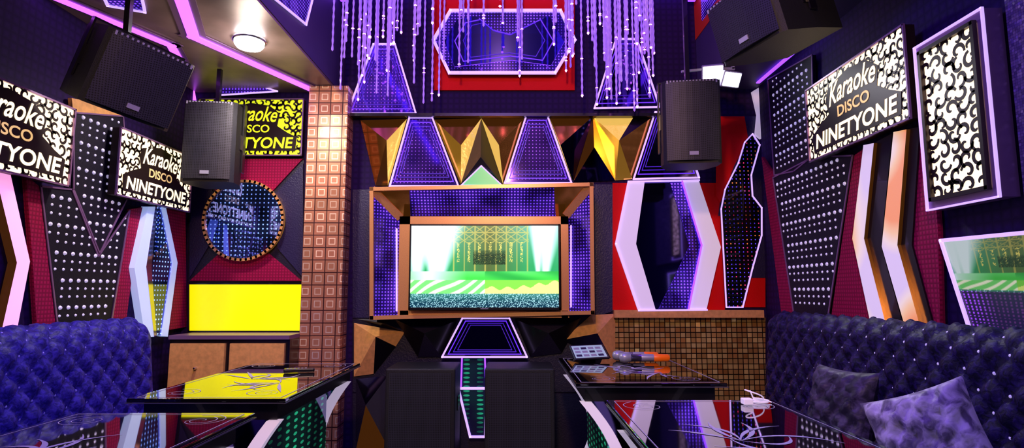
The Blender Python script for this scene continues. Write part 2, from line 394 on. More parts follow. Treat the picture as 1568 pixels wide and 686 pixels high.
facet([(604,488),(700,490),(676,546),(640,546)],(650,510),.1,[PAD,BLACK,PAD,BLACK],4.87)
facet([(788,488),(890,486),(860,540),(812,546)],(840,510),.1,[PAD,BLACK,PAD,BLACK],4.87)
facet([(862,520),(905,482),(942,480),(942,560)],(915,510),.1,[TANW,TANW,TANW,BLACK],4.87)
facet([(545,488),(604,488),(620,508),(560,492)],(590,495),.03,[BLACK,PAD],4.87)
k.build('faceted_console')
k=MB(); P=PY([(708,532),(742,532),(744,592),(706,592)],4.83); k.prism(P,NB,.05,DOTG,BLACK); k.outline([P[0],P[3]],NB,.012,.01,LED,False); k.outline([P[1],P[2]],NB,.012,.01,LED,False)
P=PY([(702,594),(745,594),(743,668),(720,668)],4.83); k.prism(P,NB,.05,DOTG,BLACK); k.outline(P,NB,.018,.012,LEDW); k.build('led_mirror_column')

# ---- TV bay
k=MB()
O=[(570,290),(905,283),(907,478),(570,486)]
I=[(614,334),(866,331),(868,480),(614,486)]
PO=PY(O,4.66); PI=PY(I,4.80)
mats=[BRONZ,DOTS2,BLACK,DOTS2]
def lerp(a,b,t): return a*(1-t)+b*t
for i in range(4):
    j=(i+1)%4; k.face([PO[i],PO[j],PI[j],PI[i]],mats[i])
tl=lerp(PO[0],PO[1],.17); tr=lerp(PO[0],PO[1],.83); bl=lerp(PI[0],PI[1],.06); br=lerp(PI[0],PI[1],.94)
o_=V((0,-.008,-.008))
k.face([lerp(tl,bl,.02)+o_,lerp(tr,br,.02)+o_,lerp(tr,br,.98)+o_,lerp(tl,bl,.98)+o_],DOTS2)
for i in range(4):
    j=(i+1)%4
    k.bar(PO[i],PO[j],NB,.030,.03,GOLDF,ext=.014)
    k.bar(PO[i],PO[j],NB,.030,-.2,BLACK,ext=.014)
for i in (0,1): k.bar(PO[i],PI[i],NB,.065,.02,GOLDF)
for uu in (575,608): 
    p=PY([(uu,350),(uu,476)],4.72 if uu<600 else 4.775); k.bar(p[0],p[1],NB,.010,.03,LEDW)
for uu in (874,901):
    p=PY([(uu,345),(uu,470)],4.775 if uu<890 else 4.72); k.bar(p[0],p[1],NB,.010,.03,LEDW)
a,b,cc,d=PY([(612,331),(870,331),(870,486),(612,486)],4.66)
w=.085
k.box((a.x,4.66,a.z-w*.75),(b.x,4.86,a.z),GOLDF); k.box((d.x,4.66,d.z),(cc.x,4.86,d.z+.055),GOLDF)
k.box((a.x,4.66,d.z),(a.x+w,4.86,a.z),GOLDF); k.box((b.x-w*.7,4.66,d.z),(b.x,4.86,a.z),GOLDF)
k.build('tv_frame_surround')
def pic(u,v):
    """concert broadcast picture"""
    def mixc(a,b,t): t=max(0,min(1,t)); return tuple(a[i]*(1-t)+b[i]*t for i in range(3))
    if v>.44:
        col=mixc((40,150,90),(90,165,150),(v-.5)*2)
        col=mixc(col,(80,90,45),max(0,1-abs(u-.53)/.28)*.9)
        if .27<u<.80:
            tx=(u*14)%1; ty=(v*11)%1
            if tx<.12 or (ty<.12 and v>.8) or (min(abs(tx-ty),abs(tx+ty-1))<.07 and v>.78): col=mixc(col,(215,190,90),.6)
            if abs(tx-.5)<.12 and .55<v<.8 and random.random()<.35: col=(240,220,110)
        if abs(u-.53)<.11 and .52<v<.70: col=mixc(col,(15,40,25),.85*min(1,(.72-v)*12)*(1 if random.random()<.8 else .2))
        for bx,w,sl in ((.04,.12,.0),(.13,.09,.03),(.23,.11,-.05),(.85,.045,.02),(.93,.08,-.03)):
            x=bx+sl*(1-v)
            wid=w*(.25+(v-.36)*1.25)
            t=1.35-abs(u-x)/wid
            if t>0: col=mixc(col,(232,248,255),t)
    elif v>.33:
        col=mixc((60,195,70),(110,220,130),(v-.36)/.14) 
        col=mixc(col,(215,245,240),max(0,1-abs(u-.12)/.26))
        if u>.5: col=mixc(col,(30,150,60),.4+.4*math.sin(u*14+v*30))
    elif v>.17:
        hill=.25+.05*math.sin(u*6+1)
        if u>.5: col=(232,246,130) if v<hill+.03+.02*math.sin(u*60) else (120,210,70)
        else:
            s=math.sin(u*62-v*55+2*math.sin(u*13)); col=mixc((110,215,110),(252,252,225),max(0,s)*1.6)
    else:
        col=mixc((12,50,70),(60,140,120),(v-.05)/.15)
        if random.random()<.14: col=(180,240,255)
    return col
def picture_mesh(name,P0,P1,P2,P3,nx,ny,fn,m,parent=None):
    vs=[];cols=[]
    for j in range(ny+1):
        for i in range(nx+1):
            u=i/nx;v=j/ny
            vs.append((P0*(1-u)+P1*u)*(1-v)+(P3*(1-u)+P2*u)*v)
            q=fn(u,v); cols.append(c(*[max(0,min(255,x)) for x in q]))
    fs=[(j*(nx+1)+i,j*(nx+1)+i+1,(j+1)*(nx+1)+i+1,(j+1)*(nx+1)+i) for j in range(ny) for i in range(nx)]
    me=bpy.data.meshes.new(name); me.from_pydata([tuple(x) for x in vs],[],fs); me.materials.append(m)
    at=me.color_attributes.new('Pix','FLOAT_COLOR','POINT')
    for i,q in enumerate(cols): at.data[i].color=q
    o=bpy.data.objects.new(name,me); bpy.context.collection.objects.link(o)
    if parent: o.parent=parent
    return o
SCR=vcol('screen_picture',1.75)
tv=bpy.data.objects.new('television',None); bpy.context.collection.objects.link(tv)
a,b,cc,d=PY([(628,343),(857,343),(857,474),(628,474)],4.60)
x0,x1,z1,z0=a.x,b.x,a.z,cc.z
k=MB(); k.box((x0,4.605,z0),(x1,4.652,z1),BLACK); bz=.018
k.box((x0,4.59,z0),(x1,4.62,z0+bz),BLACK);k.box((x0,4.59,z1-bz*.6),(x1,4.62,z1),BLACK);k.box((x0,4.59,z0),(x0+bz*.6,4.62,z1),BLACK);k.box((x1-bz*.6,4.59,z0),(x1,4.62,z1),BLACK)
k.box(((x0+x1)/2-.03,4.588,z0+.006),((x0+x1)/2+.03,4.592,z0+.012),GREY)
k.build('bezel',tv)
e=.012
picture_mesh('picture_surface',V((x0+e,4.60,z0+bz)),V((x1-e,4.60,z0+bz)),V((x1-e,4.60,z1-e)),V((x0+e,4.60,z1-e)),300,170,pic,SCR,tv)

# ---- right hexagon mirror, red panels, hourglass
k=MB(); k.prism(PY([(938,280),(1100,280),(1110,474),(938,474)],4.885),NB,.012,RED)
k.prism(PY([(1097,178),(1172,178),(1172,470),(1106,470)],4.885),NB,.012,RED)
k.prism(PY([(1120,178),(1172,178),(1172,425),(1150,425),(1160,330),(1100,330)],4.88),NB,.006,PADB)
k.prism(PY([(1097,178),(1140,178),(1146,214),(1124,254),(1103,310),(1097,300)],4.875),NB,.01,RED); k.build('red_wall_panel')
k=MB(); Y=4.82
P=PY([(985,278),(1044,277),(1074,375),(1054,473),(1004,474),(974,373)],Y+.02)
k.prism(P,NB,.05,DMIR,BLACK)
k.prism(PY([(1026,278),(1044,277),(1074,375),(1054,473),(1008,474),(1056,376)],Y+.012),NB,.006,DOTS2)
k.prism(PY([(962,279),(987,279),(974,373),(1004,474),(978,474),(943,373)],Y),NB,.05,WHITE)
k.prism(PY([(1044,277),(1070,276),(1104,378),(1082,473),(1054,473),(1074,375)],Y),NB,.05,WHITE)
k.outline(PY([(962,279),(943,373),(978,474)],Y),NB,.014,.012,LEDW,False)
k.outline(PY([(1044,277),(1074,375),(1054,473)],Y),NB,.012,.012,LED,False)
k.outline(PY([(962,278),(1070,276)],Y),NB,.014,.012,LEDW,False); k.outline(PY([(978,475),(1082,474)],Y),NB,.014,.012,LEDW,False)
k.build('hexagon_mirror')
k=MB()
P=PY([(1140,218),(1152,205),(1163,222),(1150,268),(1152,300),(1166,318),(1166,360),(1152,410),(1137,470),(1112,470),(1104,320),(1110,290),(1130,250)],4.85)
k.prism(P,NB,.03,DOTM,BLACK); k.outline(P,NB,.010,.01,LEDW)
P=PY([(1152,140),(1165,132),(1173,175),(1168,214),(1157,206),(1160,175)],4.84); k.prism(P,NB,.03,WHITE)
k.build('hourglass_led_mirror')
k=MB(); a=onY(940,482,4.84); b=onY(1168,470,4.84); k.box((a.x,4.82,a.z-.02),(b.x,4.89,a.z+.04),TANW); k.build('trim_2')
k=MB(); k.prism(PY([(942,486),(1172,486),(1172,696),(942,696)],4.88),NB,.018,MOSG); k.build('gold_mosaic_wall_panel')

# ---------------------------------------------------------------- pillar
pl=onY(467,300,4.72); pr=onY(528,300,4.72)
k=MB(); k.box((pl.x,4.72,0),(pr.x,4.897,2.945),MOSP); k.build('mosaic_pillar')

# ---------------------------------------------------------------- text helper
_tc={}
def textmesh(body,shear=0,offset=0):
    key=(body,shear,offset)
    if key in _tc: return _tc[key]
    cu=bpy.data.curves.new('t','FONT'); cu.body=body; cu.shear=shear; cu.offset=offset; cu.resolution_u=4
    o=bpy.data.objects.new('t',cu); bpy.context.collection.objects.link(o)
    bpy.context.view_layer.update()
    dg=bpy.context.evaluated_depsgraph_get()
    me=bpy.data.meshes.new_from_object(o.evaluated_get(dg))
    vs=[v.co.copy() for v in me.vertices]; fs=[list(p.vertices) for p in me.polygons]
    bpy.data.objects.remove(o); bpy.data.meshes.remove(me)
    x0=min(v.x for v in vs);x1=max(v.x for v in vs);y0=min(v.y for v in vs);y1=max(v.y for v in vs)
    vs=[V(((v.x-x0)/(x1-x0),(v.y-y0)/(y1-y0),0)) for v in vs]
    _tc[key]=(vs,fs); return _tc[key]
def puttext(k,body,P0,ux,uy,x,y,w,h,m,shear=0,offset=0,rise=0,rot=0):
    vs,fs=textmesh(body,shear,offset)
    out=[]
    for v in vs:
        px=(v.x-.5)*w; py=(v.y-.5)*h
        py+= rise*(1-(2*v.x-1)**2)
        qx=px*math.cos(rot)-py*math.sin(rot); qy=px*math.sin(rot)+py*math.cos(rot)
        out.append(P0+ux*(x+qx)+uy*(y+qy))
    k.mesh(out,fs,m)
def scrolls(k,P0,ux,uy,n,w,h,m,skip,cell=.062,seed=1,sw=.013):
    rnd=random.Random(seed)
    nx=max(1,round(w/cell)); ny=max(1,round(h/cell))
    for j in range(ny):
        for i in range(nx):
            cx=(i+.5)*w/nx; cy=(j+.5)*h/ny
            if skip(cx/w,cy/h): continue
            a0=rnd.choice([0,1.57,3.14,4.71])+rnd.uniform(-.4,.4); sg=rnd.choice([-1,1])
            R=cell*.66; pts=[];ws=[]
            N=15
            for t in range(N):
                q=t/(N-1); r=R*(1-.82*q); an=a0+sg*q*5.2
                pts.append(P0+ux*min(max(cx+r*math.cos(an),0),w)+uy*min(max(cy+r*math.sin(an),0),h)); ws.append(sw*(.35+1.2*math.sin(math.pi*min(1,q*.75+.2))))
            try: k.ribbon(pts,ws,n,m)
            except Exception: pass
def sign(name,P0,ux,n,w,h,lit,seed=1,letter=None):
    uy=UP; k=MB(); ux=V(ux); n=V(n); P0=V(P0)
    letter=letter or lit
    k.prism([P0,P0+ux*w,P0+ux*w+uy*h,P0+uy*h],n,.05,lit,SIGND)
    F=P0+n*.008
    def inpl(x,y):
        return (.10<x<.92 and .10<y<.38) or (((x-.52)/.27)**2+((y-.58)/.32)**2<1)
    scrolls(k,F,ux,uy,n,w,h,SIGND,inpl,seed=seed,cell=.056,sw=.011)
    pl=[(.07,.08),(.94,.08),(.95,.32),(.86,.40),(.76,.52),(.78,.74),(.68,.88),(.5,.93),(.38,.88),(.27,.82),(.24,.68),(.27,.5),(.16,.42),(.06,.32)]
    k.prism([F+ux*(a*w)+uy*(b*h)+n*.002 for a,b in pl],n,.004,SIGND)
    G=F+n*.004
    puttext(k,'Karaoke',G,ux,uy,.52*w,.71*h,.48*w,.27*h,letter,.4,.014,rise=.03*h)
    puttext(k,'DISCO',G,ux,uy,.53*w,.47*h,.32*w,.14*h,TAN if lit is SIGNW else letter,0,.02)
    puttext(k,'NINETYONE',G,ux,uy,.51*w,.22*h,.82*w,.20*h,letter,.12,.025)
    P=[P0,P0+ux*w,P0+ux*w+uy*h,P0+uy*h]
    k.outline([q+n*.001 for q in P],n,.010,.012,SIGNF)
    return k.build(name)
sign('karaoke_lightbox_sign',(-2.60,2.46,1.86),(0,1,0),NL,.93,.46,SIGNW,1)
sign('karaoke_lightbox_sign',(-2.60,3.80,1.88),(0,1,0),NL,.88,.45,SIGNW,2)
sign('karaoke_lightbox_sign',(2.0,3.86,2.11),(0,-1,0),NR,1.0,.49,SIGNW,3)
a=onY(300,238,4.84); b=onY(467,152,4.84)
sign('karaoke_lightbox_sign',(a.x,4.84,a.z),(1,0,0),NB,b.x-a.x-.01,b.z-a.z,SIGNY,4)
k=MB(); P0=V((2.0,2.75,1.68)); ux=V((0,-1,0)); w,h=.33,.72; n=NR
R0=[P0-ux*.045-UP*.045,P0+ux*(w+.045)-UP*.045,P0+ux*(w+.045)+UP*(h+.045),P0-ux*.045+UP*(h+.045)]
k.prism(R0,n,.08,SIGNF)
RI=[P0,P0+ux*w,P0+ux*w+UP*h,P0+UP*h]
k.prism([q+n*.004 for q in RI],n,.006,SIGNW)
scrolls(k,P0+n*.012,ux,UP,n,w,h,SIGND,lambda x,y:False,cell=.062,seed=9,sw=.013)
k.outline([q+n*.004 for q in RI],n,.018,.02,SIGND)
k.outline(R0,n,.008,.012,LEDW)
k.build('damask_lightbox')
# glitter cladding near the lightbox
k=MB(); k.prism([V((RW-.02,2.36,1.62)),V((RW-.02,1.2,1.62)),V((RW-.02,1.2,2.94)),V((RW-.02,2.36,2.94))],NR,.018,GLIT); k.build('glitter_wall_panel')

# ---------------------------------------------------------------- left alcove
k=MB(); Yp=4.87
k.prism(PY([(288,242),(465,242),(465,432),(288,432)],4.885),NB,.012,PAD)
k.prism(PY([(300,243),(463,243),(410,300),(335,300)],Yp),NB,.02,CRIM)
k.prism(PY([(335,388),(412,388),(462,430),(290,430)],Yp),NB,.02,CRIM)
k.prism(PY([(290,245),(298,248),(330,300),(322,372),(290,425)],Yp),NB,.02,PADB)
k.prism(PY([(464,250),(464,425),(425,380),(418,300)],Yp),NB,.02,PADB)
k.build('quilted_alcove_wall_panel')
k=MB(); cen=onY(373,337,4.82); R=61*4.82/900
ring=[cen+V((math.cos(t*math.pi/24)*R,0,math.sin(t*math.pi/24)*R)) for t in range(48)]
k.prism(ring,NB,.045,DOTB,GOLD)
k.outline(ring,NB,.022,.018,GOLDF)
k.build('round_mirror')
k=MB(); P=PY([(289,434),(465,434),(465,507),(289,507)],4.84); k.prism(P,NB,.05,YEL,BLACK); k.outline(P,NB,.012,.006,BLACK); k.build('yellow_light_panel')
k=MB(); a=onY(262,510,4.72); k.box((LW+.13,4.5,a.z-.03),(-1.68,4.895,a.z),SIGNF); k.box((LW+.13,4.52,.0),(-1.68,4.895,a.z-.03),BLACK)
zt=a.z-.06
for xa,xb in ((-2.57,-2.16),(-2.12,-1.71)):
    k.box((xa,4.49,.5),(xb,4.52,zt),TANW); k.box((xa,4.49,.06),(xb,4.52,.46),TANW)
    k.lathe([(.01,0),(.012,.02),(.006,.03)],V(((xa+xb)/2,4.49,.68)),(0,-1,0),CHROME,10)
k.build('low_cabinet')
k=MB(); P=PY([(337,112),(425,140),(335,146)],4.80); k.prism(P,NB,.02,DOTS2,BLACK); k.outline(P,NB,.012,.01,LEDW); k.build('triangle_mirror')

# ---------------------------------------------------------------- side wall panels
def inside(pt,poly):
    x,y=pt; r=False; j=len(poly)-1
    for i in range(len(poly)):
        xi,yi=poly[i]; xj,yj=poly[j]
        if (yi>y)!=(yj>y) and x<(xj-xi)*(y-yi)/(yj-yi)+xi: r=not r
        j=i
    return r
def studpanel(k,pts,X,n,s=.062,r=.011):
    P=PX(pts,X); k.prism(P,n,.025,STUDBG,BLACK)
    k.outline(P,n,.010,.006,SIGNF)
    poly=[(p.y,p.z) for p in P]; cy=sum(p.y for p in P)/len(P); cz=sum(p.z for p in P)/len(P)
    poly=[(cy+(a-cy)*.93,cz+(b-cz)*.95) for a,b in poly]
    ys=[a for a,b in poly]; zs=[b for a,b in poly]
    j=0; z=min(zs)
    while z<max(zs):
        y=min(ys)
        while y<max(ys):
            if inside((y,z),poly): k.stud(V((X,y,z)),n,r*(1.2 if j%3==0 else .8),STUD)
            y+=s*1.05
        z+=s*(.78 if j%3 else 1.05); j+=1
LX=LW+.04
k=MB()
studpanel(k,[(112,172),(188,178),(196,300),(152,388),(112,290)],LX,NL)
studpanel(k,[(62,285),(110,290),(150,392),(198,322),(168,505),(90,520)],LX,NL)
k.build('studded_wall_panel')
k=MB()
for pts in ([(40,268),(60,285),(88,520),(58,524),(50,400)],[(200,320),(226,316),(204,410),(192,500),(168,505)],[(252,315),(284,320),(286,500),(258,505),(272,400)]):
    k.prism(PX(pts,LX),NL,.025,CRIM)
k.prism(PX([(110,150),(185,165),(188,178),(112,172)],LX),NL,.025,TANW)
k.build('crimson_wall_panel')
k=MB()
k.prism(PX([(-8,262),(16,266),(46,400),(22,526),(-2,526),(26,402)],LX+.03),NL,.05,CHEVP,BRONZ)
k.build('lit_chevron_wall_panel')
k=MB(); X=LX+.03
k.prism(PX([(237,317),(249,317),(265,403),(247,513),(236,513),(232,408)],X),NL,.04,DOTB,BLACK)
k.prism(PX([(227,316),(238,316),(224,408),(236,515),(222,516),(206,410)],X+.01),NL,.05,CHEVB)
k.prism(PX([(238,316),(241,316),(232,408),(240,514),(236,515),(224,408)],X+.012),NL,.05,SILV)
k.prism(PX([(248,316),(254,317),(272,402),(257,515),(248,514),(265,403)],X+.01),NL,.05,CHEVB)
k.build('hexagon_led_wall_panel')
RX=RW-.04
k=MB()
studpanel(k,[(1176,122),(1244,84),(1246,238),(1216,262),(1186,268)],RX,NR)
studpanel(k,[(1184,272),(1246,240),(1306,238),(1268,488),(1216,480)],RX,NR)
k.build('studded_wall_panel')
k=MB()
for pts in ([(1166,240),(1184,268),(1216,480),(1196,477)],[(1308,238),(1324,226),(1303,365),(1332,500),(1272,490)],[(1408,206),(1424,192),(1436,350),(1440,512),(1416,508),(1382,378)]):
    k.prism(PX(pts,RX),NR,.025,CRIM)
k.build('crimson_wall_panel')
k=MB()
k.prism(PX([(1322,222),(1338,219),(1323,365),(1358,503),(1334,500),(1305,365)],RX-.03),NR,.05,CHEVO,BRONZ)
k.prism(PX([(1368,202),(1388,198),(1374,375),(1412,511),(1388,508),(1350,377)],RX-.03),NR,.05,CHEVO,BRONZ)
k.prism(PX([(1338,219),(1366,204),(1349,377),(1386,508),(1360,503),(1324,365)],RX-.01),NR,.03,BLACK)
k.prism(PX([(1388,198),(1408,194),(1396,375),(1432,511),(1412,511),(1374,375)],RX-.01),NR,.03,BLACK)
k.build('lit_chevron_wall_panel')
def pic2(u,v):  # mirror image of the TV painted above rows of LED dots
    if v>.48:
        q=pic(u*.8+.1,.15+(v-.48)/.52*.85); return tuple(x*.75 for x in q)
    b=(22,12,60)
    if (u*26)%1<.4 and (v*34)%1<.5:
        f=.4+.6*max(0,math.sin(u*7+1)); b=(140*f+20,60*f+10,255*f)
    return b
REFL=vcol('painted_tv_reflection',1.0)
sc=bpy.data.objects.new('mirror_painted_reflection',None); bpy.context.collection.objects.link(sc)  # wall mirror carrying a painted TV reflection
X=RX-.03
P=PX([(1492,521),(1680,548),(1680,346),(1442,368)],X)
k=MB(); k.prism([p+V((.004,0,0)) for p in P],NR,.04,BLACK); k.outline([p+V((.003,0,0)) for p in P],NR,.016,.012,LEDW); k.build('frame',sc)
picture_mesh('picture_surface',P[0],P[1],P[2],P[3],200,120,pic2,REFL,sc)

# ---------------------------------------------------------------- speakers
def speaker(name,cen,w,h,d,yaw=0,pitch=0,roll=0,mount=True,zc=2.94,taper=.68):
    k=MB(); M=Matrix.Translation(V(cen))@Matrix.Rotation(yaw,4,'Z')@Matrix.Rotation(pitch,4,'X')@Matrix.Rotation(roll,4,'Y'); k.M=M
    w2=w*taper/2; f=-d/2; b=d/2; ch=.03
    out=[(-w/2,f+ch),(-w/2+ch,f),(w/2-ch,f),(w/2,f+ch),(w/2,0),(w2,b),(-w2,b),(-w/2,0)]
    bot=[V((x,y,-h/2)) for x,y in out]; top=[V((x,y,h/2)) for x,y in out]
    k.face(top,SPKB); k.face(bot[::-1],SPKB); L=len(out)
    for i in range(L):
        j=(i+1)%L; k.face([bot[i],bot[j],top[j],top[i]],SPKB)
    g=.018
    N=8; vs=[];
    for i in range(N+1):
        x=-w/2+g+(w-2*g)*i/N; y=f-.006-.022*(1-(2*i/N-1)**2)
        vs+= [V((x,y,-h/2+g)),V((x,y,h/2-g))]
    k.mesh(vs,[(2*i,2*i+2,2*i+3,2*i+1) for i in range(N)],GRIL)
    k.face([vs[2*i] for i in range(N+1)],SPKB); k.face([vs[2*i+1] for i in range(N,-1,-1)],SPKB)
    k.box((-.03,f-.034,-h/2+.05),(.03,f-.026,-h/2+.075),GREY)
    for i in range(16):
        x=-w/2+.03+(w-.06)*i/15
        k.box((x-.005,f-.012,h/2-.028),(x+.005,f-.004,h/2-.006),GREY)
    for sx in (-1,1):
        k.box((sx*(w/2+.002)-.004,-.05,-.03),(sx*(w/2+.002)+.004,.0,.08),BLACK)
    if mount:
        k.M=Matrix.Identity(4); cx,cy,cz=cen
        k.bar(V((cx,cy,cz+h/2-.02)),V((cx,cy,zc)),(0,-1,0),.03,.03,BLACK)
        k.M=M
        k.box((-w/2-.015,-.02,-h/2+.1),(-w/2-.005,.03,h/2+.03),BLACK);k.box((w/2+.005,-.02,-h/2+.1),(w/2+.015,.03,h/2+.03),BLACK);k.box((-w/2-.015,-.02,h/2+.02),(w/2+.015,.03,h/2+.03),BLACK)
    k.M=Matrix.Identity(4)
    return k.build(name)
speaker('loudspeaker',(-2.24,4.36,2.34),.37,.60,.34,.12,.0)
speaker('loudspeaker',(1.26,4.1,2.42),.39,.58,.34,-.12,.05,zc=3.89)
speaker('loudspeaker',(-2.14,3.14,2.43),.44,.40,.50,math.radians(52),math.radians(20),math.radians(10),taper=.85)
speaker('loudspeaker',(1.46,3.12,2.76),.44,.34,.50,math.radians(-66),math.radians(14),math.radians(-5),zc=3.89,taper=.85)
def sub(name,x0,x1):
    k=MB(); k.rbox((x0,4.30,.02),(x1,4.72,.70),.012,SPKB)
    g=.03; k.box((x0+g,4.285,.06),(x1-g,4.298,.67),GRIL)
    k.box(((x0+x1)/2-.03,4.278,.09),((x0+x1)/2+.03,4.284,.13),GREY)
    for xx in (x0+.05,x1-.05):
        for yy in (4.34,4.67): k.lathe([(.02,0),(.02,.022)],V((xx,yy,0)),(0,0,1),BLACK,8)
    for sx in (x0-.003,x1+.003): k.box((sx-.004,4.45,.38),(sx+.004,4.6,.48),BLACK)
    return k.build(name)
sub('subwoofer',-.905,-.405); sub('subwoofer',-.195,.305)

# ---------------------------------------------------------------- sofas
def sofa(name,xf,xw,y0,y1,mvel,sgn,top,cryst):
    k=MB()
    a=.145
    prof=[]; seat=.46; r=abs(xw-xf)*.42; 
    n1=30
    for i in range(n1+1): 
        z=seat-.02+(top-r-seat)*i/n1; prof.append((xf-sgn*.05*(i/n1),z,sgn,0.1))
    cx=xf-sgn*(.05+r); cz=top-r
    for i in range(1,15):
        t=math.pi*.5*i/14; prof.append((cx+sgn*r*math.cos(t),cz+r*math.sin(t),sgn*math.cos(t),math.sin(t)))
    prof.append((xw,top,0,1))
    arc=[0]
    for i in range(1,len(prof)): arc.append(arc[-1]+math.hypot(prof[i][0]-prof[i-1][0],prof[i][1]-prof[i-1][1]))
    ny=int((y1-y0)/.018); vs=[]; 
    for j in range(ny+1):
        y=y0+(y1-y0)*j/ny
        ends=min(1,min(j,ny-j)/3)
        for i,(x,z,nx,nz) in enumerate(prof):
            p=(y+arc[i])/a; q=(y-arc[i])/a
            h=(abs(math.sin(math.pi*p))*abs(math.sin(math.pi*q)))**.45*.036*(ends)
            if i>=len(prof)-2: h=0
            L=math.hypot(nx,nz); vs.append(V((x+nx/L*h,y,z+nz/L*h)))
    n=len(prof); fs=[]
    for j in range(ny):
        for i in range(n-1): fs.append((j*n+i,j*n+i+1,(j+1)*n+i+1,(j+1)*n+i))
    k.mesh(vs,fs,mvel,True)
    for yy in (y0,y1):
        k.face([V((x,yy,z)) for x,z,_,_ in prof]+[V((xw,yy,seat-.02))],mvel)
    def at(s):
        for i in range(1,len(arc)):
            if arc[i]>=s:
                t=(s-arc[i-1])/(arc[i]-arc[i-1]); A=prof[i-1];B=prof[i]; return [A[q]*(1-t)+B[q]*t for q in range(4)]
        return None
    J=int(y0/(a/2))-1
    for jj in range(J,int(y1/(a/2))+2):
        for ii in range(1,int(arc[-1]/(a/2))+1):
            if (jj+ii)%2: continue
            y=jj*a/2; s=ii*a/2
            if not(y0+.04<y<y1-.04): continue
            q=at(s)
            if q is None or s>arc[-1]-.1: continue
            L=math.hypot(q[2],q[3]); nn=V((q[2]/L,0,q[3]/L)); k.stud(V((q[0],y,q[1]))+nn*.003,nn,.0075,cryst)
    xs=xf+sgn*.55; xa,xb=sorted((xf-sgn*.10,xs))
    N=4
    for i in range(N):
        ya=y0+(y1-y0)*i/N+.004; yb=y0+(y1-y0)*(i+1)/N-.004
        k.rbox((xa,ya,.30),(xb,yb,.475),.035,mvel)
    xa,xb=sorted((xw,xs-sgn*.04)); k.box((xa,y0+.01,.04),(xb,y1-.01,.31),mvel)
    for yy in (y0+.1,(y0+y1)/2,y1-.1):
        k.lathe([(.025,0),(.02,.05)],V((xs-sgn*.1,yy,0)),UP,CHROME,8)
    return k.build(name)
sofa('tufted_sofa',-2.28,LW+.10,.3,3.86,SOFL,1,1.06,CRYSTL)
sofa('tufted_sofa',1.76,RW-.10,.2,4.2,SOFR,-1,1.09,CRYST)

def pillow(name,cen,size,thick,rot,m):
    k=MB(); k.M=Matrix.Translation(V(cen))@rot
    N=26
    def P(i,j,s):
        u=-1+2*i/N; v=-1+2*j/N
        e=(1-u**4)*(1-v**4)
        pin=1-.08*((1-u*u)*(v*v)+(1-v*v)*(u*u))
        wr=.012*math.sin(u*9+v*4)*math.sin(v*8-u*3)+.008*math.sin(u*17-v*13)+.006*math.sin(u*23+v*19)
        return V((u*size/2*pin,v*size/2*pin,s*(thick/2*max(e,0)**.55+wr*e)))
    for s in (1,-1):
        vs=[P(i,j,s) for j in range(N+1) for i in range(N+1)]
        fs=[(j*(N+1)+i,j*(N+1)+i+1,(j+1)*(N+1)+i+1,(j+1)*(N+1)+i) for j in range(N) for i in range(N)]
        if s<0: fs=[f[::-1] for f in fs]
        k.mesh(vs,fs,m,True)
    return k.build(name)
def lean(yaw,tilt,roll=0): return Matrix.Rotation(yaw,4,'Z')@Matrix.Rotation(math.pi/2-tilt,4,'X')@Matrix.Rotation(roll,4,'Z')
pillow('throw_pillow',(1.565,2.88,.70),.38,.13,lean(math.radians(-76),.25),PILD)
pillow('throw_pillow',(1.47,2.14,.73),.36,.16,lean(math.radians(-54),.28,.42),PILS)

